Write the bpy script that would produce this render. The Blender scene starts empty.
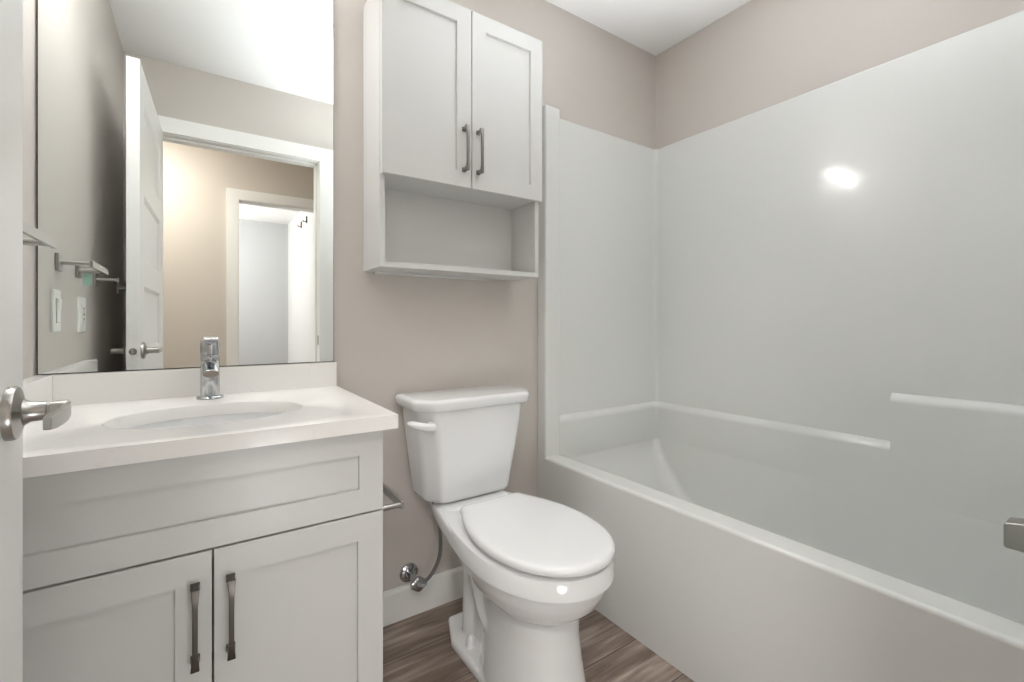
import bpy, bmesh, math, random
from mathutils import Vector, Matrix
random.seed(4)
PI = math.pi
S = bpy.context.scene
C = S.collection

# ------------------------------------------------------------------ camera
cam_d = bpy.data.cameras.new('camera')
cam_d.sensor_width = 36.0
cam_d.lens = 457.9 / 1024 * 36.0
cam_d.shift_y = -18.1 / 1024
cam_d.clip_start = 0.01
cam = bpy.data.objects.new('camera', cam_d)
cam.location = (0, 0, 1.043)
cam.rotation_euler = (PI / 2, 0, -math.radians(34.17))
C.objects.link(cam)
S.camera = cam

# ------------------------------------------------------------------ world, exposure
w = bpy.data.worlds.new('world')
S.world = w
w.use_nodes = True
w.node_tree.nodes['Background'].inputs[0].default_value = (0.9, 0.95, 1.0, 1)
w.node_tree.nodes['Background'].inputs[1].default_value = 0.3
S.view_settings.view_transform = 'Standard'
S.view_settings.look = 'None'
S.view_settings.gamma = 1
S.view_settings.use_curve_mapping = False
S.view_settings.exposure = 0.25
S.cycles.max_bounces = 14
S.cycles.diffuse_bounces = 9
S.cycles.glossy_bounces = 8
S.cycles.caustics_reflective = True
S.cycles.blur_glossy = 0.6
S.cycles.sample_clamp_indirect = 6.0
S.cycles.use_denoising = True

E_VANITY, E_HALL, E_ROOM = 52.0, 60.0, 110.0

# added fill lamp, not a fixture of the room, bounced off the white ceiling
fl_d = bpy.data.lights.new('ceiling_bounce_fill', 'AREA')
fl_d.shape = 'DISK'; fl_d.size = 0.8; fl_d.spread = math.radians(76); fl_d.energy = 11.0; fl_d.color = (0.94, 0.975, 1.0)
fl_o = bpy.data.objects.new('ceiling_bounce_fill', fl_d)
fl_o.location = (1.02, 0.60, 1.06); fl_o.rotation_euler = (PI, 0, 0)
C.objects.link(fl_o)
# second added fill lamp, low in the doorway, brightening the vanity and toilet fronts
f2_d = bpy.data.lights.new('low_doorway_fill', 'AREA')
f2_d.shape = 'DISK'; f2_d.size = 0.36; f2_d.energy = 3.0; f2_d.color = (0.95, 0.98, 1.0)
f2_o = bpy.data.objects.new('low_doorway_fill', f2_d)
f2_o.location = (0.25, -0.20, 0.36)
f2_o.rotation_euler = Vector((0.45, 1.0, 0.18)).to_track_quat('-Z', 'Y').to_euler()
C.objects.link(f2_o)


# ------------------------------------------------------------------ materials
def lin(c):
    c = c / 255.0
    return c / 12.92 if c <= 0.04045 else ((c + 0.055) / 1.055) ** 2.4

def mat(name, rgb, rough=0.5, metal=0.0, coat=0.0, spec=0.5, bump=0.0, bscale=200.0, var=0.0, vscale=6.0):
    m = bpy.data.materials.new(name)
    m.use_nodes = True
    nt = m.node_tree
    b = nt.nodes['Principled BSDF']
    col = (lin(rgb[0]), lin(rgb[1]), lin(rgb[2]), 1)
    b.inputs['Base Color'].default_value = col
    b.inputs['Roughness'].default_value = rough
    b.inputs['Metallic'].default_value = metal
    b.inputs['Specular IOR Level'].default_value = spec
    b.inputs['Coat Weight'].default_value = coat
    b.inputs['Coat Roughness'].default_value = 0.05
    tc = nt.nodes.new('ShaderNodeTexCoord')
    if bump:
        n = nt.nodes.new('ShaderNodeTexNoise')
        n.inputs['Scale'].default_value = bscale
        n.inputs['Detail'].default_value = 3
        nt.links.new(tc.outputs['Object'], n.inputs['Vector'])
        bp = nt.nodes.new('ShaderNodeBump')
        bp.inputs['Strength'].default_value = bump
        bp.inputs['Distance'].default_value = 0.001
        nt.links.new(n.outputs['Fac'], bp.inputs['Height'])
        nt.links.new(bp.outputs['Normal'], b.inputs['Normal'])
    if var:
        n = nt.nodes.new('ShaderNodeTexNoise')
        n.inputs['Scale'].default_value = vscale
        n.inputs['Detail'].default_value = 4
        nt.links.new(tc.outputs['Object'], n.inputs['Vector'])
        r = nt.nodes.new('ShaderNodeValToRGB')
        k = 1 - var
        r.color_ramp.elements[0].color = (col[0] * k, col[1] * k, col[2] * k, 1)
        r.color_ramp.elements[0].position = 0.35
        r.color_ramp.elements[1].color = col
        r.color_ramp.elements[1].position = 0.65
        nt.links.new(n.outputs['Fac'], r.inputs['Fac'])
        nt.links.new(r.outputs['Color'], b.inputs['Base Color'])
    return m

def emit(name, rgb, strength):
    m = bpy.data.materials.new(name)
    m.use_nodes = True
    nt = m.node_tree
    nt.nodes.clear()
    e = nt.nodes.new('ShaderNodeEmission')
    e.inputs[0].default_value = (*rgb, 1)
    e.inputs[1].default_value = strength
    o = nt.nodes.new('ShaderNodeOutputMaterial')
    nt.links.new(e.outputs[0], o.inputs[0])
    return m

M = dict(
    wall=mat('greige_wall_paint', (198, 192, 186), 0.55, bump=0.06, bscale=350),
    ceiling=mat('white_ceiling_paint', (243, 243, 243), 0.8, bump=0.05, bscale=200),
    trim=mat('white_trim_paint', (236, 236, 233), 0.35),
    door=mat('white_door_paint', (232, 232, 230), 0.3),
    cab=mat('white_thermofoil', (208, 208, 206), 0.32),
    ceramic=mat('white_vitreous_china', (233, 234, 235), 0.08, coat=0.3),
    seat=mat('white_plastic', (234, 235, 236), 0.16),
    acryl=mat('white_gelcoat', (220, 221, 219), 0.13, coat=0.2, bump=0.012, bscale=9),
    chrome=mat('polished_chrome', (195, 197, 200), 0.05, 1.0),
    nickel=mat('brushed_nickel', (176, 174, 170), 0.28, 1.0),
    pull=mat('dark_satin_nickel', (102, 97, 92), 0.36, 1.0),
    pull_bright=mat('satin_nickel', (135, 131, 127), 0.3, 1.0),
    plastic=mat('white_switch_plastic', (236, 236, 232), 0.3),
    dark=mat('dark_gap', (30, 28, 26), 0.8),
    slot=mat('grey_slot', (70, 68, 66), 0.6),
    hose=mat('braided_steel', (150, 148, 146), 0.4, 0.9, bump=0.6, bscale=900),
    hallwall=mat('hall_wall_paint', (206, 198, 188), 0.55),
    roomwall=mat('far_room_paint', (192, 193, 194), 0.6),
    teal=mat('teal_tag', (165, 205, 190), 0.4),
    red=mat('dark_red_hook', (110, 40, 38), 0.4),
    brass=mat('steel_latch', (150, 146, 140), 0.35, 1.0),
)
# mirror glass
mm = bpy.data.materials.new('mirror_silvering'); mm.use_nodes = True
b = mm.node_tree.nodes['Principled BSDF']
b.inputs['Base Color'].default_value = (0.90, 0.925, 0.91, 1)
b.inputs['Metallic'].default_value = 1.0
b.inputs['Roughness'].default_value = 0.0
M['mirror'] = mm

def quartz():
    m = mat('white_quartz', (240, 238, 235), 0.14)
    nt = m.node_tree; b = nt.nodes['Principled BSDF']; tc = nt.nodes['Texture Coordinate']
    n = nt.nodes.new('ShaderNodeTexNoise'); n.inputs['Scale'].default_value = 9; n.inputs['Detail'].default_value = 8
    n.inputs['Roughness'].default_value = 0.7; n.inputs['Distortion'].default_value = 1.6
    nt.links.new(tc.outputs['Object'], n.inputs['Vector'])
    r = nt.nodes.new('ShaderNodeValToRGB')
    e = r.color_ramp.elements
    e[0].position = 0.22; e[0].color = (lin(226), lin(222), lin(219), 1)
    e[1].position = 0.40; e[1].color = (lin(242), lin(240), lin(237), 1)
    nt.links.new(n.outputs['Fac'], r.inputs['Fac'])
    nt.links.new(r.outputs['Color'], b.inputs['Base Color'])
    return m
M['quartz'] = quartz()

def planks():
    m = mat('grey_brown_vinyl_plank', (130, 112, 100), 0.42)
    nt = m.node_tree; b = nt.nodes['Principled BSDF']; tc = nt.nodes['Texture Coordinate']
    L = nt.links
    mp = nt.nodes.new('ShaderNodeMapping'); L.new(tc.outputs['Object'], mp.inputs['Vector'])
    mp.inputs['Location'].default_value = (0.35, 0.06, 0)
    br = nt.nodes.new('ShaderNodeTexBrick')
    br.offset = 0.37
    br.inputs['Scale'].default_value = 1.0
    br.inputs['Brick Width'].default_value = 1.22
    br.inputs['Row Height'].default_value = 0.18
    br.inputs['Mortar Size'].default_value = 0.0012
    br.inputs['Mortar Smooth'].default_value = 0.1
    br.inputs['Color1'].default_value = (0.25, 0.25, 0.25, 1)
    br.inputs['Color2'].default_value = (0.85, 0.85, 0.85, 1)
    br.inputs['Mortar'].default_value = (0, 0, 0, 1)
    L.new(mp.outputs[0], br.inputs['Vector'])
    # stretched grain, shifted from plank to plank
    comb = nt.nodes.new('ShaderNodeVectorMath'); comb.operation = 'MULTIPLY_ADD'
    L.new(br.outputs['Color'], comb.inputs[0]); comb.inputs[1].default_value = (7, 7, 7); L.new(mp.outputs[0], comb.inputs[2])
    mp2 = nt.nodes.new('ShaderNodeMapping'); mp2.inputs['Scale'].default_value = (2.6, 44, 2.6)
    L.new(comb.outputs[0], mp2.inputs['Vector'])
    g = nt.nodes.new('ShaderNodeTexNoise'); g.inputs['Scale'].default_value = 1.0; g.inputs['Detail'].default_value = 8
    g.inputs['Roughness'].default_value = 0.62; g.inputs['Distortion'].default_value = 0.6
    L.new(mp2.outputs[0], g.inputs['Vector'])
    mp3 = nt.nodes.new('ShaderNodeMapping'); mp3.inputs['Scale'].default_value = (3.0, 9, 3.0)
    L.new(comb.outputs[0], mp3.inputs['Vector'])
    g2 = nt.nodes.new('ShaderNodeTexNoise'); g2.inputs['Scale'].default_value = 1.3; g2.inputs['Detail'].default_value = 3
    L.new(mp3.outputs[0], g2.inputs['Vector'])
    add = nt.nodes.new('ShaderNodeMath'); add.operation = 'MULTIPLY_ADD'
    L.new(g.outputs['Fac'], add.inputs[0]); add.inputs[1].default_value = 0.62
    mu = nt.nodes.new('ShaderNodeMath'); mu.operation = 'MULTIPLY'; mu.inputs[1].default_value = 0.38
    L.new(g2.outputs['Fac'], mu.inputs[0]); L.new(mu.outputs[0], add.inputs[2])
    r = nt.nodes.new('ShaderNodeValToRGB')
    e = r.color_ramp.elements
    e[0].position = 0.34; e[0].color = (lin(88), lin(70), lin(60), 1)
    e[1].position = 0.68; e[1].color = (lin(196), lin(180), lin(168), 1)
    k = e.new(0.5); k.color = (lin(138), lin(122), lin(112), 1)
    L.new(add.outputs[0], r.inputs['Fac'])
    # tone of each plank
    t = nt.nodes.new('ShaderNodeMapRange'); L.new(br.outputs['Color'], t.inputs['Value'])
    t.inputs['To Min'].default_value = 0.78; t.inputs['To Max'].default_value = 1.1
    mix = nt.nodes.new('ShaderNodeVectorMath'); mix.operation = 'SCALE'
    L.new(r.outputs['Color'], mix.inputs[0]); L.new(t.outputs[0], mix.inputs['Scale'])
    mm_ = nt.nodes.new('ShaderNodeMixRGB'); L.new(br.outputs['Fac'], mm_.inputs['Fac'])
    L.new(mix.outputs[0], mm_.inputs['Color1']); mm_.inputs['Color2'].default_value = (0.03, 0.022, 0.018, 1)
    L.new(mm_.outputs[0], b.inputs['Base Color'])
    bp = nt.nodes.new('ShaderNodeBump'); bp.inputs['Strength'].default_value = 0.25; bp.inputs['Distance'].default_value = 0.001
    L.new(g.outputs['Fac'], bp.inputs['Height']); L.new(bp.outputs[0], b.inputs['Normal'])
    return m
M['floor'] = planks()

# ------------------------------------------------------------------ helpers
def BM(): return bmesh.new()

def obj(name, bm, m, parent=None, bevel=0.0, seg=2, smooth=35, wn=False, loc=None):
    bmesh.ops.recalc_face_normals(bm, faces=bm.faces)
    me = bpy.data.meshes.new(name)
    bm.to_mesh(me); bm.free()
    if smooth:
        for p in me.polygons: p.use_smooth = True
        me.set_sharp_from_angle(angle=math.radians(smooth))
    me.materials.append(m)
    o = bpy.data.objects.new(name, me)
    C.objects.link(o)
    if parent is not None: o.parent = parent
    if loc: o.location = loc
    if bevel:
        md = o.modifiers.new('bevel', 'BEVEL'); md.width = bevel; md.segments = seg
        md.limit_method = 'ANGLE'; md.angle_limit = math.radians(40)
    if wn or bevel:
        md = o.modifiers.new('normals', 'WEIGHTED_NORMAL'); md.keep_sharp = not bevel; md.weight = 80
    return o

def thing(name, label, cat, loc=(0, 0, 0), rz=0, group=None):
    o = bpy.data.objects.new(name, None)
    o.empty_display_size = 0.05
    C.objects.link(o); o.location = loc; o.rotation_euler = (0, 0, rz)
    return tag(o, label, cat, group)

def tag(o, label, cat, group=None):
    o['label'] = label; o['category'] = cat; o['kind'] = 'thing'
    if group: o['group'] = group
    return o

def struct(name, bm, m, parent=None, label=None, cat=None, **kw):
    o = obj(name, bm, m, parent, **kw)
    if parent is None:
        o['kind'] = 'structure'
        if label: o['label'] = label
        if cat: o['category'] = cat
    return o

def box(bm, a, b):
    x0, y0, z0 = a; x1, y1, z1 = b
    if x0 > x1: x0, x1 = x1, x0
    if y0 > y1: y0, y1 = y1, y0
    if z0 > z1: z0, z1 = z1, z0
    v = [bm.verts.new(p) for p in ((x0, y0, z0), (x1, y0, z0), (x1, y1, z0), (x0, y1, z0), (x0, y0, z1), (x1, y0, z1), (x1, y1, z1), (x0, y1, z1))]
    for f in ((0, 3, 2, 1), (4, 5, 6, 7), (0, 1, 5, 4), (1, 2, 6, 5), (2, 3, 7, 6), (3, 0, 4, 7)):
        bm.faces.new([v[i] for i in f])
    return bm

def loft(bm, rings, cap0=True, cap1=True, closed=True):
    vr = [[bm.verts.new(p) for p in r] for r in rings]
    n = len(rings[0])
    for a, b in zip(vr, vr[1:]):
        for i in range(n if closed else n - 1):
            j = (i + 1) % n
            bm.faces.new((a[i], a[j], b[j], b[i]))
    if cap0: bm.faces.new(vr[0][::-1])
    if cap1: bm.faces.new(vr[-1])
    return bm

def frame(d):
    d = Vector(d).normalized()
    u = d.orthogonal().normalized()
    return u, d.cross(u)

def tube(bm, pts, r, n=14, squash=1.0, caps=True):
    """round tube along a polyline; r may be one number or one per point"""
    P = [Vector(p) for p in pts]
    R = r if isinstance(r, (list, tuple)) else [r] * len(P)
    rings = []
    u = None
    for i, p in enumerate(P):
        d = (P[min(i + 1, len(P) - 1)] - P[max(i - 1, 0)]).normalized()
        if u is None:
            u = d.orthogonal().normalized()
        else:
            u = (u - d * u.dot(d)).normalized()
        v = d.cross(u)
        rings.append([p + (u * math.cos(2 * PI * k / n) + v * math.sin(2 * PI * k / n) * squash) * R[i] for k in range(n)])
    return loft(bm, rings, caps, caps)

def lathe(bm, prof, c=(0, 0, 0), axis='z', n=32):
    """prof: (radius, height) along the axis from c"""
    c = Vector(c)
    ax = {'x': (Vector((1, 0, 0)), Vector((0, 1, 0)), Vector((0, 0, 1))),
          '-x': (Vector((-1, 0, 0)), Vector((0, 1, 0)), Vector((0, 0, 1))),
          'y': (Vector((0, 1, 0)), Vector((1, 0, 0)), Vector((0, 0, 1))),
          '-y': (Vector((0, -1, 0)), Vector((1, 0, 0)), Vector((0, 0, 1))),
          'z': (Vector((0, 0, 1)), Vector((1, 0, 0)), Vector((0, 1, 0)))}[axis]
    rings = [[c + ax[0] * h + (ax[1] * math.cos(2 * PI * k / n) + ax[2] * math.sin(2 * PI * k / n)) * max(r, 1e-4) for k in range(n)] for r, h in prof]
    return loft(bm, rings)

def bez(pts, n=24):
    """Catmull-Rom through the points"""
    P = [Vector(p) for p in pts]
    P = [P[0] * 2 - P[1]] + P + [P[-1] * 2 - P[-2]]
    out = []
    for i in range(1, len(P) - 2):
        for k in range(n):
            t = k / n
            a, b_, c, d = P[i - 1], P[i], P[i + 1], P[i + 2]
            out.append(0.5 * ((2 * b_) + (c - a) * t + (2 * a - 5 * b_ + 4 * c - d) * t * t + (3 * b_ - a - 3 * c + d) * t ** 3))
    out.append(P[-2])
    return out

def arcpath(pts, rads, n=8):
    """plan polyline with rounded corners; rads per inner vertex"""
    out = [Vector(pts[0]).to_2d()]
    for i in range(1, len(pts) - 1):
        p = Vector(pts[i]).to_2d(); a = Vector(pts[i - 1]).to_2d(); b_ = Vector(pts[i + 1]).to_2d()
        r = rads[i - 1]
        da = (a - p).normalized(); db = (b_ - p).normalized()
        s = p + da * r; e = p + db * r
        for k in range(n + 1):
            t = k / n
            out.append(s * (1 - t) ** 2 + p * 2 * t * (1 - t) + e * t * t)
    out.append(Vector(pts[-1]).to_2d())
    return out

def sweep(bm, path, prof):
    """prof (offset to the left of travel, z) swept along an open plan path, mitred; capped"""
    rings = []
    n = len(path)
    for i, p in enumerate(path):
        d0 = (path[i] - path[max(i - 1, 0)]); d1 = (path[min(i + 1, n - 1)] - path[i])
        if d0.length < 1e-9: d0 = d1
        if d1.length < 1e-9: d1 = d0
        d0 = d0.normalized(); d1 = d1.normalized()
        n0 = Vector((-d0.y, d0.x)); n1 = Vector((-d1.y, d1.x))
        m = (n0 + n1).normalized(); k = 1 / max(m.dot(n0), 0.3)
        rings.append([(p.x + m.x * o * k, p.y + m.y * o * k, z) for o, z in prof])
    return loft(bm, rings, True, True, True)

def rrect(x0, x1, y0, y1, z, r, n=8):
    pts = []
    for cx, cy, a0 in ((x1 - r, y1 - r, 0), (x0 + r, y1 - r, 90), (x0 + r, y0 + r, 180), (x1 - r, y0 + r, 270)):
        for k in range(n + 1):
            a = math.radians(a0 + 90 * k / n)
            pts.append(Vector((cx + r * math.cos(a), cy + r * math.sin(a), z)))
    return pts

def shaker(bm, x0, x1, z0, z1, yf, th, fr, rec=0.009, edge=0.002):
    """framed panel facing -y, front at yf"""
    def R(i, y): return [(x0 + i, y, z0 + i), (x1 - i, y, z0 + i), (x1 - i, y, z1 - i), (x0 + i, y, z1 - i)]
    loft(bm, [R(0, yf + th), R(0, yf + 0.0012), R(0.0012, yf), R(fr, yf), R(fr + edge * 0.3, yf + rec), R(fr + edge, yf + rec)], True, True)

def grp(bm_fn, *a, **k):
    bm = BM(); bm_fn(bm, *a, **k); return bm

# ------------------------------------------------------------------ measured places
XL, XR, YB, YF, ZC = -0.331, 1.969, 1.56, 0.04, 2.44     # bathroom
HY = -0.08                                               # hall face of the front wall
HO = -1.22                                               # far side of the hall
RY = -4.06                                               # end of the room across the hall
OX0, OX1, OZ = -0.207, 0.612, 2.055                      # door opening
QX0, QX1 = 0.254, 1.0                                    # opening across the hall

# ------------------------------------------------------------------ the setting
struct('floor', grp(box, (-2.3, RY - 0.1, -0.06), (2.3, YB + 0.1, 0)), M['floor'], smooth=0)
struct('ceiling', grp(box, (-2.3, RY - 0.1, ZC), (2.3, YB + 0.1, ZC + 0.08)), M['ceiling'], smooth=0)
struct('wall_back', grp(box, (XL - 0.1, YB, 0), (XR + 0.1, YB + 0.1, ZC)), M['wall'], smooth=0)
struct('wall_left', grp(box, (XL - 0.1, YF, 0), (XL, YB, ZC)), M['wall'], smooth=0)
struct('wall_right', grp(box, (XR, YF, 0), (XR + 0.1, YB, ZC)), M['wall'], smooth=0)
bm = BM()
box(bm, (-2.2, HY, 0), (OX0 - 0.02, YF, ZC)); box(bm, (OX1 + 0.02, HY, 0), (2.2, YF, ZC)); box(bm, (OX0 - 0.02, HY, OZ + 0.02), (OX1 + 0.02, YF, ZC))
struct('wall_front', bm, M['wall'], smooth=0)
bm = BM()
box(bm, (-2.2, HO - 0.12, 0), (QX0 - 0.02, HO, ZC)); box(bm, (QX1 + 0.02, HO - 0.12, 0), (2.2, HO, ZC)); box(bm, (QX0 - 0.02, HO - 0.12, 2.06), (QX1 + 0.02, HO, ZC))
struct('wall_hall', bm, M['hallwall'], smooth=0)
struct('wall_hall_left', grp(box, (-2.3, HO, 0), (-2.2, HY, ZC)), M['hallwall'], smooth=0)
struct('wall_hall_right', grp(box, (2.2, HO, 0), (2.3, HY, ZC)), M['hallwall'], smooth=0)
struct('wall_room_end', grp(box, (-2.2, RY - 0.1, 0), (1.1, RY, ZC)), M['roomwall'], smooth=0)
struct('wall_room_right', grp(box, (1.022, RY, 0), (1.12, HO - 0.12, ZC)), M['trim'], smooth=0)
struct('wall_room_left', grp(box, (-2.3, RY, 0), (-2.2, HO - 0.12, ZC)), M['roomwall'], smooth=0)

# door linings and casings
def lining(name, x0, x1, y0, y1, z):
    bm = BM()
    box(bm, (x0 - 0.02, y0, 0), (x0, y1, z)); box(bm, (x1, y0, 0), (x1 + 0.02, y1, z)); box(bm, (x0 - 0.02, y0, z), (x1 + 0.02, y1, z + 0.02))
    return struct(name, bm, M['trim'], smooth=0, bevel=0.001)
lining('trim_1', OX0, OX1, HY, YF, OZ)
lining('trim_2', QX0, QX1, HO - 0.12, HO, 2.04)
bm = BM()                                                  # door stop strip inside the lining
box(bm, (OX0, HY + 0.02, 0), (OX0 + 0.011, HY + 0.075, OZ)); box(bm, (OX1 - 0.011, HY + 0.02, 0), (OX1, HY + 0.075, OZ)); box(bm, (OX0, HY + 0.02, OZ - 0.011), (OX1, HY + 0.075, OZ))
struct('trim_3', bm, M['trim'], bevel=0.001, smooth=0)
def casing(name, x0, x1, z, y, s, wd):
    """flat casing around an opening; y wall face, s direction it stands out"""
    bm = BM()
    t = 0.016 * s
    box(bm, (x0 - wd, y, 0), (x0, y + t, z)); box(bm, (x1, y, 0), (x1 + wd, y + t, z)); box(bm, (x0 - wd, y, z), (x1 + wd, y + t, z + wd))
    return struct(name, bm, M['trim'], smooth=0)
casing('trim_4', OX0 - 0.004, OX1 + 0.004, OZ + 0.004, YF, 1, 0.082)
casing('trim_5', OX0 - 0.004, OX1 + 0.004, OZ + 0.004, HY, -1, 0.082)
casing('trim_6', QX0 - 0.004, QX1 + 0.004, 2.044, HO, 1, 0.082)
strike = struct('trim_7', grp(box, (OX1 - 0.0015, YF - 0.032, 0.905), (OX1, YF - 0.002, 0.963)), M['brass'], smooth=0)

# baseboards
def bboard(name, pts):
    path = [Vector(p) for p in pts]
    struct(name, grp(sweep, path, [(0, 0), (0.013, 0), (0.013, 0.1), (0.010, 0.111), (0.0, 0.113)]), M['trim'], smooth=0)
bboard('baseboard_back', [(1.186, YB), (0.34, YB)])
bboard('baseboard_front', [(OX1 + 0.087, YF), (1.186, YF)])
bboard('baseboard_left', [(XL, 0.98), (XL, YF)])
bboard('baseboard_hall', [(2.19, HO), (QX1 + 0.09, HO)][::-1][::-1])
bboard('baseboard_hall_left', [(QX0 - 0.09, HO), (-2.19, HO)])

# ------------------------------------------------------------------ bathroom door, swung open along the left wall
def build_door():
    W, T, H = 0.815, 0.040, 2.044
    d = bpy.data.objects.new('door_1', None); C.objects.link(d)
    d.location = (OX0, 0.045, 0.008); d.rotation_euler = (0, 0, math.radians(1.93))
    d['kind'] = 'structure'; d['label'] = 'white five-panel interior door swung open along the left wall'; d['category'] = 'door'
    bm = BM()
    st = 0.115
    box(bm, (0, 0, 0), (T, st, H)); box(bm, (0, W - st, 0), (T, W, H))
    zs = [(0, 0.19)]
    ph, pitch = 0.262, 0.366
    panels = []
    z = 0.19
    for k in range(5):
        panels.append((z, z + ph)); z += pitch
    prev = 0
    for a, b_ in panels:
        box(bm, (0, st, prev), (T, W - st, a)); prev = b_
    box(bm, (0, st, prev), (T, W - st, H))
    for a, b_ in panels:
        # recessed panel with sloping sticking on both faces
        for s, x in ((1, T), (-1, 0)):
            def R(i, dx): return [(x - s * dx, st + i, a + i), (x - s * dx, W - st - i, a + i), (x - s * dx, W - st - i, b_ - i), (x - s * dx, st + i, b_ - i)]
            loft(bm, [R(0, 0), R(0.004, 0.002), R(0.014, 0.011), R(0.020, 0.012)], False, True)
    slab = obj('door_panel', bm, M['door'], d, smooth=30)
    # lever sets, one on each face, with the latch in the edge
    yc, zc = W - 0.066, 0.926
    for s, x in ((1, T), (-1, 0)):
        ax = 'x' if s == 1 else '-x'
        h = obj('lever_handle', grp(lathe, [(0.0325, 0), (0.0325, 0.006), (0.031, 0.009), (0.026, 0.0105), (0.016, 0.014), (0.0120, 0.020), (0.0115, 0.034), (0.0105, 0.035), (0.0105, 0.0365), (0.0115, 0.0375), (0.0115, 0.052), (0.0100, 0.054)], (x, yc, zc), ax, 40), M['nickel'], d)
        bm = BM()
        x0 = x + s * 0.047; x1 = x + s * 0.0545
        rings = []
        for t in range(13):
            k = t / 12
            y = yc + 0.010 - k * 0.114
            hw = 0.0095 - 0.001 * k
            off = s * (0.004 * math.sin(k * PI))
            if k > 0.85: hw *= 1 - (k - 0.85) * 1.2
            rings.append([(x0 + off, y, zc - hw), (x1 + off, y - 0.002, zc - hw), (x1 + off, y - 0.002, zc + hw), (x0 + off, y, zc + hw)])
        loft(bm, rings)
        obj('lever', bm, M['nickel'], h, bevel=0.0015, seg=3)
    bm = BM(); lathe(bm, [(0.0125, 0), (0.0125, 0.0015), (0.0115, 0.002)], (T / 2, W, zc), 'y', 28)
    lp = obj('latch_plate', bm, M['brass'], d)
    bm = BM(); box(bm, (T / 2 - 0.005, W + 0.001, zc - 0.008), (T / 2 + 0.005, W + 0.010, zc + 0.008))
    obj('latch_bolt', bm, M['nickel'], lp, bevel=0.003)
build_door()

# ------------------------------------------------------------------ pulls
def pull(parent, x, yface, zc, L=0.145, m=None):
    """bar pull with flared feet on a face that looks to -y"""
    m = m or M['pull']
    bm = BM()
    rings = []
    n = 20
    for i in range(n + 1):
        t = i / n; k = abs(2 * t - 1)
        z = zc - L / 2 + L * t
        fl = max(0, (k - 0.55) / 0.45)
        wd = 0.0042 + 0.0026 * fl ** 1.3
        y = yface - 0.030 + 0.004 * fl ** 2
        th = 0.0042
        rings.append([(x - wd, y - th, z), (x + wd, y - th, z), (x + wd, y + th, z), (x - wd, y + th, z)])
    loft(bm, rings)
    for s in (-1, 1):
        zz = zc + s * (L / 2 - 0.0075)
        loft(bm, [[(x - a, y, zz - a), (x + a, y, zz - a), (x + a, y, zz + a), (x - a, y, zz + a)] for a, y in ((0.0078, yface), (0.0066, yface - 0.003), (0.0052, yface - 0.012), (0.0062, yface - 0.0245))])
    return obj('pull_handle', bm, m, parent, bevel=0.0012)

# ------------------------------------------------------------------ vanity
VX0, VX1, VY, DY = -0.301, 0.337, 1.029, 1.010
v = thing('vanity_cabinet', 'white two-door bathroom vanity cabinet under the quartz countertop', 'cabinet', (0.018, 1.28, 0))
def rel(o, bm):
    bmesh.ops.translate(bm, verts=bm.verts, vec=-Vector(o.location)); return bm
bm = BM()
for a, b_ in (((VX0, VY, 0.10), (VX0 + 0.016, YB - 0.001, 0.8085)), ((VX1 - 0.016, VY, 0), (VX1, YB - 0.014, 0.8085)), ((VX0 + 0.016, VY, 0.10), (VX1 - 0.016, YB - 0.002, 0.116)),
              ((VX0 + 0.016, VY, 0.60), (VX1 - 0.016, VY + 0.016, 0.8085)), ((VX0, VY + 0.06, 0), (VX1 - 0.016, VY + 0.075, 0.10)), ((XL + 0.001, VY + 0.004, 0.10), (VX0, VY + 0.02, 0.8085)),
              ((VX0 + 0.016, YB - 0.02, 0.116), (VX1 - 0.016, YB - 0.015, 0.8)),):
    box(bm, a, b_)
obj('carcass', rel(v, bm), M['cab'], v, smooth=0, bevel=0.0006)
bm = BM(); shaker(bm, VX0, VX1, 0.6275, 0.8065, DY, 0.018, 0.052)
obj('drawer_front', rel(v, bm), M['cab'], v)
for x0, x1, hx in ((VX0, 0.0165, -0.009), (0.0195, VX1, 0.046)):
    bm = BM(); shaker(bm, x0, x1, 0.105, 0.6235, DY, 0.018, 0.055)
    dr = obj('door', rel(v, bm), M['cab'], v)
    p = pull(dr, 0, 0, 0); p.location = Vector((hx, DY, 0.499)) - v.location

# countertop with oval cut-out
CX, CY, CA, CB = 0.021, 1.238, 0.186, 0.141
ct = thing('countertop', 'white quartz countertop with backsplash on the vanity', 'countertop', (0.02, 1.27, 0.809))
def top_mesh():
    bm = BM()
    n = 64
    x0, x1, y0, y1, z0, z1 = XL + 0.001, 0.3615, 0.982, YB - 0.001, 0.8095, 0.840
    def outer(z):
        out = []
        for k in range(n):
            a = 2 * PI * (k + 0.0) / n
            dx, dy = math.cos(a), math.sin(a)
            tx = ((x1 - CX) / dx if dx > 0 else (x0 - CX) / dx) if abs(dx) > 1e-9 else 1e9
            ty = ((y1 - CY) / dy if dy > 0 else (y0 - CY) / dy) if abs(dy) > 1e-9 else 1e9
            t = min(tx, ty)
            out.append(Vector((CX + dx * t, CY + dy * t, z)))
        for cxn, cyn in ((x0, y0), (x1, y0), (x0, y1), (x1, y1)):
            i = min(range(n), key=lambda q: (out[q] - Vector((cxn, cyn, z))).length)
            out[i] = Vector((cxn, cyn, z))
        return out
    def inner(z, g=0): return [Vector((CX + (CA + g) * math.cos(2 * PI * k / n), CY + (CB + g) * math.sin(2 * PI * k / n), z)) for k in range(n)]
    loft(bm, [outer(z0), outer(z1), inner(z1, 0.002), inner(z1 - 0.002), inner(z0), outer(z0)], False, False)
    bmesh.ops.remove_doubles(bm, verts=bm.verts, dist=1e-6)
    return bm
obj('countertop_slab', rel(ct, top_mesh()), M['quartz'], ct, smooth=50)
bm = BM(); box(bm, (XL + 0.033, YB - 0.0205, 0.840), (0.3615, YB - 0.001, 0.9165)); obj('backsplash', rel(ct, bm), M['quartz'], ct, bevel=0.001, smooth=0)
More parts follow.
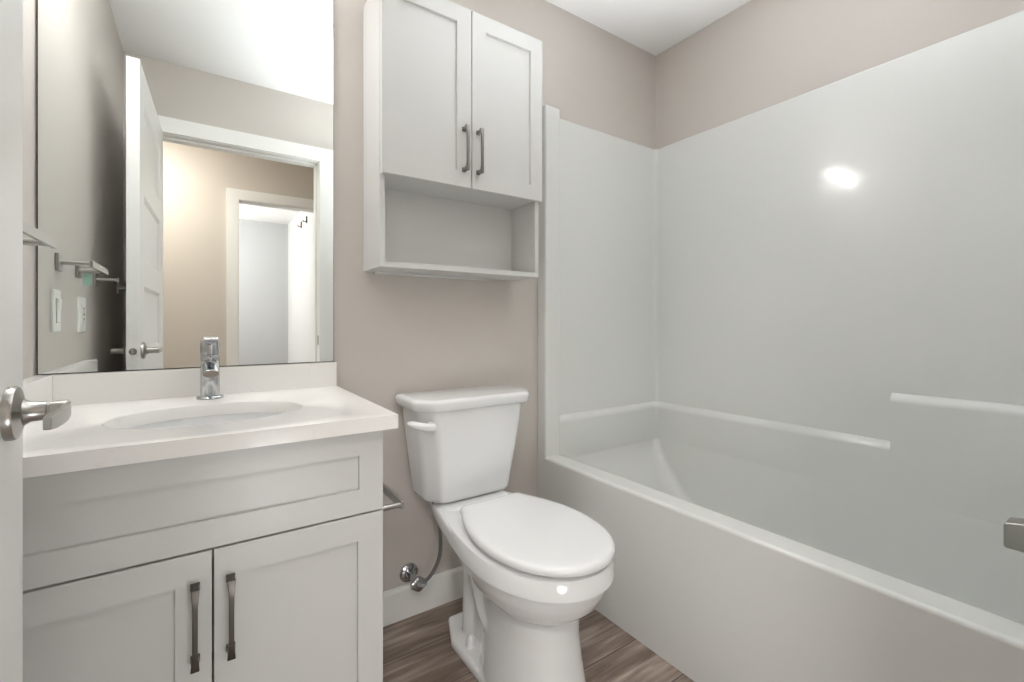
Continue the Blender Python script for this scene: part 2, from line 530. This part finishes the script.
bm = BM(); box(bm, (XL + 0.001, 0.982, 0.840), (XL + 0.033, YB - 0.001, 0.9165)); obj('side_splash', rel(ct, bm), M['quartz'], ct, bevel=0.001, smooth=0)

# sink bowl
sk = thing('sink', 'white oval undermount sink set in the quartz countertop', 'sink', (CX, CY, 0.68))
bm = BM(); n = 56
def el(a, b_, z, dy=0): return [Vector((CX + a * math.cos(2 * PI * k / n), CY + dy + b_ * math.sin(2 * PI * k / n), z)) for k in range(n)]
loft(bm, [el(CA + 0.022, CB + 0.022, 0.8085), el(CA + 0.004, CB + 0.004, 0.8085), el(CA + 0.002, CB + 0.002, 0.80), el(CA - 0.008, CB - 0.006, 0.765), el(CA - 0.035, CB - 0.025, 0.72), el(CA - 0.085, CB - 0.062, 0.688), el(0.06, 0.05, 0.677), el(0.022, 0.022, 0.673),
          el(0.022, 0.022, 0.664), el(0.06, 0.05, 0.667), el(CA - 0.078, CB - 0.055, 0.678), el(CA - 0.027, CB - 0.017, 0.712), el(CA + 0.001, CB + 0.003, 0.765), el(CA + 0.022, CB + 0.022, 0.800), el(CA + 0.022, CB + 0.022, 0.8085)], False, False)
bmesh.ops.remove_doubles(bm, verts=bm.verts, dist=1e-6)
obj('basin', rel(sk, bm), M['ceramic'], sk, smooth=50)
bm = BM(); lathe(bm, [(0.0215, 0), (0.0215, 0.003), (0.015, 0.0045), (0.012, 0.009), (0.002, 0.010)], (CX, CY, 0.671), 'z'); obj('drain', rel(sk, bm), M['chrome'], sk)
bm = BM(); lathe(bm, [(0.0, 0), (0.010, 0), (0.010, 0.003), (0.007, 0.004), (0.006, 0.002), (0, 0.002)], (CX, CY + CB - 0.017, 0.775), '-y', 24); obj('overflow_ring', rel(sk, bm), M['chrome'], sk)

# faucet
FX, FY = 0.020, 1.478
fc = thing('faucet', 'polished chrome single-lever faucet behind the oval sink', 'faucet', (FX, FY, 0.8405))
fl = lambda b_: b_
bm = BM(); lathe(bm, [(0.0315, 0), (0.0315, 0.003), (0.029, 0.006), (0.0235, 0.008)], (0, 0, 0), 'z', 40); obj('base_ring', bm, M['chrome'], fc)
bm = BM(); lathe(bm, [(0.0222, 0.006), (0.0222, 0.112), (0.0205, 0.114), (0.0205, 0.117)], (0, 0, 0), 'z', 40); obj('faucet_body', bm, M['chrome'], fc)
bm = BM()
rings = []
for t in range(15):
    k = t / 14
    y = -0.008 - 0.112 * k; z = 0.092 + 0.006 * math.sin(k * PI) - 0.016 * k * k
    hw, hh = 0.0195 - 0.002 * k, 0.0115 - 0.002 * k
    rings.append([(hw * math.copysign(abs(math.cos(a)) ** 0.7, math.cos(a)), y, z + hh * math.copysign(abs(math.sin(a)) ** 0.7, math.sin(a))) for a in [2 * PI * q / 24 for q in range(24)]])
loft(bm, rings); sp = obj('spout', bm, M['chrome'], fc, bevel=0.0015, seg=2)
bm = BM(); lathe(bm, [(0.0095, 0), (0.0095, 0.012), (0.008, 0.012), (0.008, 0.006)], (0, -0.108, 0.058), 'z', 24); obj('aerator', bm, M['chrome'], sp)
bm = BM(); lathe(bm, [(0.0222, 0.1185), (0.0228, 0.128), (0.0225, 0.148), (0.0195, 0.155), (0.010, 0.158), (0.001, 0.1585)], (0, 0, 0), 'z', 40)
ld = obj('lever_cap', bm, M['chrome'], fc)
bm = BM()
loft(bm, [[(-w_, y, z - h), (w_, y, z - h), (w_, y, z + h), (-w_, y, z + h)] for w_, y, z, h in ((0.0185, 0.012, 0.156, 0.004), (0.0195, -0.02, 0.157, 0.004), (0.019, -0.055, 0.159, 0.0035), (0.017, -0.075, 0.160, 0.003))])
obj('lever', bm, M['chrome'], ld, bevel=0.0025, seg=3)

# ------------------------------------------------------------------ mirror
mr = thing('wall_mirror', 'large frameless mirror on the wall above the vanity', 'mirror', (0.018, YB, 0.918))
bm = BM(); box(bm, (-0.3285, YB - 0.003, 0.9175), (0.357, YB - 0.0006, 2.10)); obj('mirror_backing', rel(mr, bm), M['dark'], mr, smooth=0)
bm = BM(); box(bm, (-0.3255, YB - 0.006, 0.9195), (0.355, YB - 0.0031, 2.0985)); obj('mirror_glass', rel(mr, bm), M['mirror'], mr, smooth=0)

# vanity light bar above the mirror
vl = thing('vanity_light', 'long white light bar fixed above the vanity mirror', 'light', (-0.02, YB, 2.2))
bm = BM(); box(bm, (-0.17, YB - 0.022, 2.115), (0.03, YB - 0.0005, 2.205)); obj('wall_plate', rel(vl, bm), M['chrome'], vl, bevel=0.003)
for x in (-0.14, -0.01):
    bm = BM(); tube(bm, [(x, YB - 0.02, 2.16), (x, 1.475, 2.155)], 0.008); obj('arm', rel(vl, bm), M['chrome'], vl)
bm = BM(); loft(bm, [[(x, 1.456 + 0.026 * math.cos(a) * k, 2.136 + 0.026 * math.sin(a) * k) for a in [2 * PI * q / 20 for q in range(20)]] for x, k in ((-0.292, 0.8), (-0.288, 1), (0.086, 1), (0.090, 0.8))])
obj('lamp_diffuser', rel(vl, bm), emit('vanity_glow', (1.0, 1.0, 0.99), E_VANITY), vl)

# ceiling exhaust fan with light
fan = thing('exhaust_fan', 'square white exhaust fan grille on the bathroom ceiling', 'fan', (0.60, 0.91, ZC))
bm = BM()
def sq(h, z, c=(0.60, 0.91)): return [(c[0] - h, c[1] - h, z), (c[0] + h, c[1] - h, z), (c[0] + h, c[1] + h, z), (c[0] - h, c[1] + h, z)]
loft(bm, [sq(0.135, ZC - 0.0005), sq(0.135, ZC - 0.004), sq(0.125, ZC - 0.014), sq(0.100, ZC - 0.018), sq(0.100, ZC - 0.012)])
obj('fan_grille', rel(fan, bm), M['plastic'], fan, smooth=0)
bm = BM(); loft(bm, [sq(0.092, ZC - 0.013), sq(0.092, ZC - 0.020), sq(0.08, ZC - 0.024)])
obj('fan_cover', rel(fan, bm), M['plastic'], fan, smooth=0)

# ------------------------------------------------------------------ cabinet above the toilet
BX0, BX1, BYF, BZ0, BZ1, DZ = 0.4525, 1.0655, 1.390, 1.217, 2.108, 1.505
wc = thing('wall_cabinet', 'white two-door wall cabinet with open shelf above the toilet', 'cabinet', (0.76, YB, BZ0))
bm = BM()
t = 0.017
box(bm, (BX0, BYF, BZ0), (BX0 + t, YB - 0.001, BZ1)); box(bm, (BX1 - t, BYF, BZ0), (BX1, YB - 0.001, BZ1))
box(bm, (BX0 + t, BYF, BZ0), (BX1 - t, YB - 0.001, BZ0 + t)); box(bm, (BX0 + t, BYF, BZ1 - t), (BX1 - t, YB - 0.001, BZ1))
box(bm, (BX0 + t, BYF, DZ), (BX1 - t, YB - 0.001, DZ + t)); box(bm, (BX0 + t, YB - 0.012, BZ0 + t), (BX1 - t, YB - 0.001, BZ1 - t))
obj('carcass', rel(wc, bm), M['cab'], wc, smooth=0)
bm = BM(); box(bm, (BX0 + 0.03, YB - 0.03, BZ0 - 0.007), (BX1 - 0.12, YB - 0.001, BZ0)); obj('hanging_rail', rel(wc, bm), M['cab'], wc, smooth=0, bevel=0.001)
for x0, x1, hx in ((BX0 + 0.001, 0.7635, 0.734), (0.7660, BX1 + 0.004, 0.789)):
    bm = BM(); shaker(bm, x0, x1, DZ - 0.003, BZ1 + 0.002, BYF - 0.0195, 0.0185, 0.055)
    dr = obj('door', rel(wc, bm), M['cab'], wc)
    p = pull(dr, 0, 0, 0, 0.152, M['pull_bright']); p.location = Vector((hx, BYF - 0.0195, 1.628)) - wc.location

# ------------------------------------------------------------------ bathtub with moulded surround
AX = 1.187
SX = XR - 0.0005
tb = thing('bathtub', 'white one-piece bathtub with moulded shower surround along right wall', 'bathtub', (1.575, 0.80, 0))
bm = BM()
y0, y1 = YF + 0.001, YB - 0.001
prof = [(AX, 0.0), (AX, 0.40)] + [(AX + 0.011 - 0.011 * math.cos(a), 0.471 + 0.011 * math.sin(a)) for a in [PI / 2 * k / 6 for k in range(7)]] + [(1.255, 0.482)] + [(1.262 + 0.022 * math.sin(a), 0.460 + 0.022 * math.cos(a)) for a in [PI / 2 * k / 6 for k in range(7)]] + [(1.287, 0.42), (1.287, 0)]
ring = lambda y: [(x, y, z) for x, z in prof]
loft(bm, [ring(y0), ring(y1)])
# basin
def tl(i, z, r, dyb, dyf): return rrect(1.277 + i, 1.924 - i * 0.6, 0.072 + dyf, 1.522 - dyb, z, r)
N = 10
rings = []
for k in range(N + 1):
    t = k / N
    rings.append(tl(0.035 * t, 0.455 - 0.315 * t, 0.03 + 0.07 * t, 0.215 * t ** 1.6, 0.07 * t))
for k in range(1, 6):
    a = PI / 2 * k / 5
    rings.append(tl(0.035 + 0.06 * (1 - math.cos(a)), 0.140 - 0.045 * math.sin(a), 0.10, 0.215 + 0.07 * (1 - math.cos(a)), 0.07 + 0.06 * (1 - math.cos(a))))
loft(bm, rings, False, True)
obj('tub_basin', rel(tb, bm), M['acryl'], tb, smooth=40, wn=True)
# surround panels: lower band and upper band, U-shaped in plan
bm = BM()
for lowpath, zt in ((arcpath([(1.23, 1.521), (1.924, 1.521), (1.924, 0.562)], [0.030]), 0.640), (arcpath([(1.924, 0.562), (1.924, 0.075), (1.23, 0.075)], [0.030]), 0.806)):
  sweep(bm, lowpath, [(0.030, 0.30), (0.0, 0.30), (0.0, zt - 0.030), (0.002, zt - 0.021), (0.006, zt - 0.013), (0.012, zt - 0.006), (0.019, zt - 0.001), (0.030, zt + 0.002)])
uppath = arcpath([(1.23, 1.541), (1.9455, 1.541), (1.9455, 0.055), (1.23, 0.055)], [0.024, 0.024])
sweep(bm, uppath, [(0.014, 0.55), (0.0, 0.55), (0.0, 1.932), (0.002, 1.938), (0.008, 1.941), (0.014, 1.941)])
bmesh.ops.recalc_face_normals(bm, faces=bm.faces)
obj('surround_panel', rel(tb, bm), M['acryl'], tb, smooth=40, wn=True)
for yy0, yy1 in ((1.500, YB - 0.001), (YF + 0.001, 0.10)):      # front columns of the surround
    bm = BM(); box(bm, (AX + 0.0005, yy0, 0.40), (1.268, yy1, 1.957))
    obj('front_column', rel(tb, bm), M['acryl'], tb, bevel=0.009, seg=5)

sp = thing('tub_spout', 'square brushed metal tub spout over the bathtub', 'spout', (1.56, 0.055, 0.56))
bm = BM()
X = 1.545
rings = []
for y, zt_, zb_ in ((0.0555, 0.588, 0.518), (0.16, 0.588, 0.520), (0.215, 0.584, 0.520), (0.235, 0.580, 0.520), (0.240, 0.576, 0.523)):
    rings.append([(X, y, zb_), (X + 0.055, y, zb_), (X + 0.055, y, zt_), (X, y, zt_)])
loft(bm, rings); obj('spout_body', rel(sp, bm), M['nickel'], sp, bevel=0.004, seg=3)
bm = BM(); lathe(bm, [(0.006, 0), (0.006, 0.014), (0.009, 0.016), (0.009, 0.026), (0.006, 0.028)], (X + 0.0275, 0.19, 0.584), 'z', 20); obj('diverter_knob', rel(sp, bm), M['nickel'], sp)

# ------------------------------------------------------------------ toilet
TX = 0.787
to = thing('toilet', 'white two-piece toilet with closed lid between vanity and tub', 'toilet', (TX, 1.2, 0))
def egg(hw, yf, yb, z, n=56, flat=0.0, pw=2.2, cx=TX, ym=None):
    """plan outline: elongated front, rounder back; widest at ym"""
    ym = ym if ym is not None else yf + (yb - yf) * 0.60
    out = []
    for k in range(n):
        a = 2 * PI * k / n
        c_, s_ = math.cos(a), math.sin(a)
        e = 2 / (pw if s_ < 0 else pw + flat)
        x = cx + hw * math.copysign(abs(c_) ** (2 / (pw if s_ < 0 else pw + flat)), c_)
        y = ym + (yb - ym if s_ > 0 else ym - yf) * math.copysign(abs(s_) ** e, s_)
        out.append(Vector((x, y, z)))
    return out
def outline(hwf, yf, ym, hwb, yb, z, pw=2.1, rc=0.022):
    """plan outline: rounded front to the widest line ym, tapering back to a straight rear edge"""
    out = []
    n = 30
    for k in range(n + 1):
        a = PI * k / n
        c_, s_ = math.cos(a), math.sin(a)
        out.append(Vector((TX + hwf * math.copysign(abs(c_) ** (2 / pw), c_), ym - (ym - yf) * s_ ** (2 / pw), z)))
    side = [(hwf + (hwb - hwf) * (k / 9) ** 1.9, ym + (yb - rc - ym) * k / 9) for k in range(1, 10)]
    side += [(hwb - rc * (k / 5) ** 2, yb - rc + rc * (1 - (1 - k / 5) ** 2)) for k in range(1, 6)]
    out += [Vector((TX - x, y, z)) for x, y in side]
    out += [Vector((TX + x, y, z)) for x, y in side[::-1]]
    return out
# bowl, pedestal, trapway and foot grown into one skin
bm = BM()
RB = 1.515
loft(bm, [egg(0.128, 0.875, 1.24, 0.0, ym=1.06), egg(0.125, 0.880, 1.24, 0.05, ym=1.06), egg(0.115, 0.896, 1.24, 0.13, ym=1.06), egg(0.109, 0.904, 1.25, 0.20, ym=1.06), egg(0.109, 0.904, 1.26, 0.27, ym=1.06)])
loft(bm, [outline(0.090, 0.925, 1.06, 0.05, 1.32, 0.230), outline(0.112, 0.900, 1.06, 0.06, 1.33, 0.268), outline(0.136, 0.870, 1.06, 0.07, 1.35, 0.287), outline(0.158, 0.842, 1.06, 0.068, 1.37, 0.312), outline(0.172, 0.824, 1.06, 0.088, 1.42, 0.342), outline(0.181, 0.812, 1.06, 0.112, 1.49, 0.370), outline(0.184, 0.808, 1.06, 0.120, RB, 0.390), outline(0.184, 0.808, 1.06, 0.122, RB, 0.420), outline(0.178, 0.816, 1.06, 0.120, RB, 0.428)])
def rbox(bm, x0, x1, y0, y1, zs, r=0.03):
    loft(bm, [rrect(x0 + i, x1 - i, y0 + i * f, y1 - i * f, z, r, 5) for z, i, f in zs])
rbox(bm, TX - 0.128, TX + 0.128, 1.335, 1.530, [(0.385, 0.03, 0.5), (0.405, 0.006, 0.3), (0.432, 0.002, 0.3), (0.438, 0.008, 0.3)])
rbox(bm, TX - 0.062, TX + 0.062, 1.18, 1.37, [(0.0, 0.0, 0), (0.40, 0.0, 0)], 0.05)
# foot flange with clipped corners
def poly(z, g=0): return [Vector((TX + sx, y, z)) for sx, y in ((-0.125 + g, 1.06), (-0.124 + g, 1.325 - g), (-0.080 + g, 1.435 - g), (0.080 - g, 1.435 - g), (0.124 - g, 1.325 - g), (0.125 - g, 1.06))]
loft(bm, [poly(0.0), poly(0.024), poly(0.031, 0.007)])
for s in (-1, 1):
    tube(bm, bez([(TX + s * 0.050, 1.04, 0.23), (TX + s * 0.070, 1.13, 0.165), (TX + s * 0.068, 1.20, 0.20), (TX + s * 0.058, 1.26, 0.30), (TX + s * 0.048, 1.30, 0.27), (TX + s * 0.045, 1.315, 0.14), (TX + s * 0.045, 1.32, 0.02)], 10), 0.037, 16)
bowl = obj('toilet_bowl', rel(to, bm), M['ceramic'], to, smooth=0)
md = bowl.modifiers.new('remesh', 'REMESH'); md.mode = 'VOXEL'; md.voxel_size = 0.0045; md.use_smooth_shade = True
md = bowl.modifiers.new('smooth', 'SMOOTH'); md.factor = 0.5; md.iterations = 12
# rolled rim with its thin lip line
bm = BM()
loft(bm, [outline(0.186, 0.805, 1.06, 0.119, 1.44, 0.3810), outline(0.1905, 0.800, 1.06, 0.122, 1.442, 0.3835), outline(0.1905, 0.800, 1.06, 0.122, 1.442, 0.390), outline(0.1875, 0.804, 1.06, 0.121, 1.442, 0.420), outline(0.184, 0.808, 1.06, 0.119, 1.44, 0.4285), outline(0.177, 0.816, 1.06, 0.114, 1.435, 0.4315), outline(0.15, 0.85, 1.06, 0.10, 1.42, 0.432)])
obj('bowl_rim', rel(to, bm), M['ceramic'], to)
for s in (-1, 1):
    bm = BM(); lathe(bm, [(0.0165, 0), (0.016, 0.016), (0.013, 0.028), (0.007, 0.034), (0.001, 0.035)], (TX + s * 0.086, 1.262, 0.030), 'z', 24); obj('bolt_cap', rel(to, bm), M['seat'], to)
# seat and lid
def lr(d, z): return outline(0.179 - d, 0.794 + d, 1.04, 0.118 - d * 0.8, 1.288 - d * 0.6, z)
bm = BM(); loft(bm, [lr(0.024, 0.4325), lr(0.020, 0.4355), lr(0.020, 0.4400), lr(0.022, 0.4425)]); st = obj('seat', rel(to, bm), M['seat'], to)
bm = BM(); loft(bm, [lr(0.010, 0.4430), lr(0.002, 0.4450), lr(0.0, 0.450), lr(0.0, 0.456), lr(0.0015, 0.461), lr(0.006, 0.4650), lr(0.014, 0.4672), lr(0.035, 0.4685), lr(0.09, 0.4695)])
lid = obj('seat_lid', rel(to, bm), M['seat'], to)
for s in (-1, 1):
    bm = BM(); rbox(bm, TX + s * 0.075 - 0.020, TX + s * 0.075 + 0.020, 1.270, 1.312, [(0.434, 0, 1), (0.448, 0, 1), (0.453, 0.004, 1)], 0.009); obj('seat_hinge', rel(to, bm), M['seat'], to)
# tank
def tank(hw, yf, yb, ch, z):
    r = []
    pts = [(hw, yb), (-hw, yb), (-hw, yf + ch * 1.25), (-hw + ch, yf), (hw - ch, yf), (hw, yf + ch * 1.25)]
    n = len(pts)
    for i in range(n):
        p = Vector(pts[i]); a = Vector(pts[i - 1]); b_ = Vector(pts[(i + 1) % n])
        q = 0.016 if i > 1 else 0.012
        s_ = p + (a - p).normalized() * q; e_ = p + (b_ - p).normalized() * q
        for k in range(6):
            t = k / 5
            w_ = s_ * (1 - t) ** 2 + p * 2 * t * (1 - t) + e_ * t * t
            r.append(Vector((TX + w_.x, w_.y, z)))
    return r
bm = BM()
loft(bm, [tank(0.150, 1.395, 1.525, 0.045, 0.4395), tank(0.166, 1.376, 1.532, 0.045, 0.446), tank(0.172, 1.370, 1.535, 0.045, 0.460), tank(0.190, 1.357, 1.540, 0.043, 0.60), tank(0.206, 1.346, 1.542, 0.042, 0.735), tank(0.207, 1.345, 1.542, 0.042, 0.7565)])
tk = obj('tank', rel(to, bm), M['ceramic'], to, smooth=50)
bm = BM()
loft(bm, [tank(0.222, 1.333, 1.545, 0.042, 0.7580), tank(0.227, 1.328, 1.547, 0.044, 0.762), tank(0.229, 1.326, 1.548, 0.045, 0.774), tank(0.231, 1.324, 1.549, 0.046, 0.784), tank(0.230, 1.325, 1.549, 0.046, 0.790), tank(0.224, 1.331, 1.545, 0.044, 0.795), tank(0.212, 1.343, 1.535, 0.040, 0.7965)])
obj('tank_lid', rel(to, bm), M['ceramic'], to, smooth=50)
bm = BM()
lathe(bm, [(0.014, 0), (0.014, 0.006), (0.011, 0.009)], (TX - 0.180, 1.354, 0.716), '-y', 24)
tube(bm, bez([(TX - 0.172, 1.338, 0.711), (TX - 0.198, 1.340, 0.714), (TX - 0.226, 1.352, 0.720), (TX - 0.250, 1.374, 0.727)], 6), [0.008] + [0.012] * 5 + [0.0125] * 6 + [0.0115] * 4 + [0.010, 0.008, 0.005], 14)
fh = obj('flush_handle', rel(to, bm), M['seat'], to)

# water supply valve
sv = thing('water_supply_valve', 'chrome shut-off valve with braided hose below the toilet tank', 'valve', (0.605, YB, 0.145))
bm = BM(); lathe(bm, [(0.034, 0), (0.033, 0.004), (0.022, 0.010), (0.010, 0.010), (0.0085, 0.045)], (0.613, YB - 0.0005, 0.152), '-y', 32); obj('escutcheon', rel(sv, bm), M['chrome'], sv)
bm = BM(); lathe(bm, [(0.011, 0), (0.0135, 0.003), (0.0135, 0.026), (0.011, 0.030)], (0.613, YB - 0.040, 0.152), '-y', 8)
tube(bm, [(0.613, YB - 0.055, 0.152), (0.634, YB - 0.060, 0.152)], [0.010, 0.008]); obj('valve_body', rel(sv, bm), M['chrome'], sv)
bm = BM(); rings = []
for h, k in ((0, 0.5), (0.002, 0.95), (0.006, 1), (0.012, 1), (0.015, 0.8)):
    rings.append([(0.618 + 0.030 * k * math.cos(a), YB - 0.072 - h, 0.147 + 0.022 * k * (1 + 0.15 * math.cos(4 * a)) * math.sin(a)) for a in [2 * PI * q / 28 for q in range(28)]])
loft(bm, rings); obj('valve_knob', rel(sv, bm), M['chrome'], sv, smooth=50)
bm = BM(); tube(bm, bez([(0.630, YB - 0.060, 0.143), (0.655, YB - 0.072, 0.150), (0.682, YB - 0.085, 0.195), (0.692, YB - 0.095, 0.25), (0.685, YB - 0.105, 0.33), (0.668, YB - 0.110, 0.42)], 10), 0.0068, 12); obj('supply_hose', rel(sv, bm), M['hose'], sv)
bm = BM(); lathe(bm, [(0.012, 0), (0.014, 0.004), (0.014, 0.018), (0.012, 0.022)], (0.668, YB - 0.110, 0.416), 'z', 6); obj('hose_nut', rel(sv, bm), M['slot'], sv, smooth=0)

# ------------------------------------------------------------------ square-section accessories
def squarebar(bm, a, b_, w1, w2):
    """bar from a to b_; w1 width in plan, w2 height"""
    a = Vector(a); b_ = Vector(b_); d = (b_ - a).normalized()
    s = Vector((-d.y, d.x, 0)) * (w1 / 2); h = Vector((0, 0, w2 / 2))
    loft(bm, [[p - s - h, p + s - h, p + s + h, p - s + h] for p in (a, b_)])
def towel_bar(name, label, wallx, out, ya, yb, z, cat, side=1):
    """bar parallel to a wall at x=wallx, standing out by `out` to +x"""
    t_ = thing(name, label, cat, (wallx, (ya + yb) / 2, z))
    for y in (ya, yb):
        bm = BM(); box(bm, (wallx + 0.0005, y - 0.022, z - 0.024), (wallx + 0.009, y + 0.022, z + 0.024)); pl = obj('mounting_plate', rel(t_, bm), M['nickel'], t_, bevel=0.0015)
        bm = BM(); tube(bm, [(wallx + 0.008, y, z), (wallx + out, y, z)], 0.0065, 20); obj('bracket_arm', rel(t_, bm), M['nickel'], pl)
    bm = BM(); squarebar(bm, (wallx + out, ya - 0.007, z), (wallx + out, yb + 0.007, z), 0.008, 0.019)
    obj('bar', rel(t_, bm), M['nickel'], t_, bevel=0.001)
    return t_
towel_bar('towel_bar', 'short square nickel hand towel bar on left wall beside the mirror', XL, 0.072, 1.108, 1.352, 1.211, 'towel bar')
towel_bar('towel_bar', 'long nickel towel bar on left wall behind the open door', XL, 0.069, 0.262, 0.822, 1.205, 'towel bar')
towel_bar('toilet_paper_holder', 'empty nickel toilet paper holder on the side of the vanity', VX1, 0.063, 1.062, 1.205, 0.606, 'paper holder')

# teal tag hanging from the hand towel bar's arm
bm = BM(); box(bm, (-0.317, 1.099, 1.165), (-0.296, 1.1005, 1.2045))
tg = tag(obj('price_tag', bm, M['teal'], bevel=0.0006), 'small teal tag hanging on the short hand towel bar', 'tag')

# switch and outlet
def plate(name, label, cat, yc, zc, W=0.072, H=0.116):
    t_ = thing(name, label, cat, (XL, yc, zc))
    bm = BM()
    loft(bm, [[(XL + d, yc - W / 2 + i, zc - H / 2 + i), (XL + d, yc + W / 2 - i, zc - H / 2 + i), (XL + d, yc + W / 2 - i, zc + H / 2 - i), (XL + d, yc - W / 2 + i, zc + H / 2 - i)] for d, i in ((0.0005, 0), (0.005, 0), (0.0075, 0.003))])
    obj('wall_plate', rel(t_, bm), M['plastic'], t_, smooth=0)
    return t_
t_ = plate('light_switch', 'white rocker light switch on left wall beside the mirror', 'light switch', 1.380, 1.076)
bm = BM(); box(bm, (XL + 0.0076, 1.380 - 0.0175, 1.043), (XL + 0.0082, 1.380 + 0.0175, 1.109)); obj('switch_gap', rel(t_, bm), M['slot'], t_, smooth=0)
bm = BM(); loft(bm, [[(XL + d, 1.380 - 0.0165, z), (XL + d, 1.380 + 0.0165, z), (XL + 0.0076, 1.380 + 0.0165, z), (XL + 0.0076, 1.380 - 0.0165, z)] for d, z in ((0.0095, 1.044), (0.0135, 1.108))]); obj('rocker', rel(t_, bm), M['plastic'], t_, smooth=0)
t_ = plate('power_outlet', 'white duplex power outlet on left wall, farther from the mirror', 'power outlet', 1.060, 1.070, 0.098)
bm = BM(); box(bm, (XL + 0.0076, 1.060 - 0.0170, 1.037), (XL + 0.0105, 1.060 + 0.0170, 1.103)); obj('receptacle', rel(t_, bm), M['plastic'], t_, smooth=0, bevel=0.0008)
for zc in (1.054, 1.088):
    bm = BM()
    for dy in (-0.007, 0.007): box(bm, (XL + 0.0102, 1.060 + dy - 0.0012, zc - 0.003), (XL + 0.0109, 1.060 + dy + 0.0012, zc + 0.006))
    box(bm, (XL + 0.0102, 1.060 - 0.0025, zc - 0.011), (XL + 0.0109, 1.060 + 0.0025, zc - 0.006))
    obj('socket_slots', rel(t_, bm), M['dark'], t_, smooth=0)
for zc in (1.071,):
    bm = BM(); box(bm, (XL + 0.0104, 1.060 - 0.006, zc - 0.0035), (XL + 0.0115, 1.060 + 0.006, zc + 0.0035)); obj('test_button', rel(t_, bm), M['slot'], t_, smooth=0)

# ------------------------------------------------------------------ hall light, added room pendant, hooks
def dome(name, label, loc, r, mtl):
    t_ = thing(name, label, 'light', loc)
    bm = BM(); lathe(bm, [(r + 0.012, -0.0005), (r + 0.012, -0.022), (r, -0.026)], (0, 0, 0), 'z', 40); obj('lamp_base', bm, M['trim'], t_)
    bm = BM(); lathe(bm, [(r, -0.024), (r * 0.97, -0.045), (r * 0.8, -0.065), (r * 0.5, -0.078), (0.01, -0.083)], (0, 0, 0), 'z', 40); obj('lamp_shade', bm, mtl, t_)
dome('ceiling_light', 'round flush ceiling light in the hall outside the door', (-0.42, -0.66, ZC), 0.17, emit('hall_glow', (1.0, 0.95, 0.88), E_HALL))
pl_ = thing('fill_pendant', 'white pendant added out of view to light the room across the hall', 'light', (-0.4, -3.2, ZC))  # unseen lamp, added to brighten the far room's ceiling and walls
bm = BM(); lathe(bm, [(0.05, -0.0005), (0.05, -0.02), (0.006, -0.024), (0.006, -0.36)], (0, 0, 0), 'z', 24); obj('pendant_rod', bm, M['trim'], pl_)
bm = BM(); lathe(bm, [(0.02, -0.35), (0.11, -0.40), (0.14, -0.46), (0.11, -0.52), (0.02, -0.56)], (0, 0, 0), 'z', 32); obj('lamp_globe', bm, emit('room_glow', (1.0, 0.99, 0.98), E_ROOM), pl_)
for y, z, m_, lb in ((-2.99, 2.246, M['red'], 'dark red wall hook high on the far room wall'), (-2.65, 2.246, M['slot'], 'grey wall hook high on the far room wall')):
    bm = BM(); box(bm, (1.010, y - 0.012, z - 0.04), (1.0215, y + 0.012, z + 0.04)); tube(bm, [(1.012, y, z - 0.02), (0.985, y, z - 0.03), (0.975, y, z - 0.005)], 0.006)
    tag(obj('wall_hook', bm, m_, bevel=0.002), lb, 'hook')
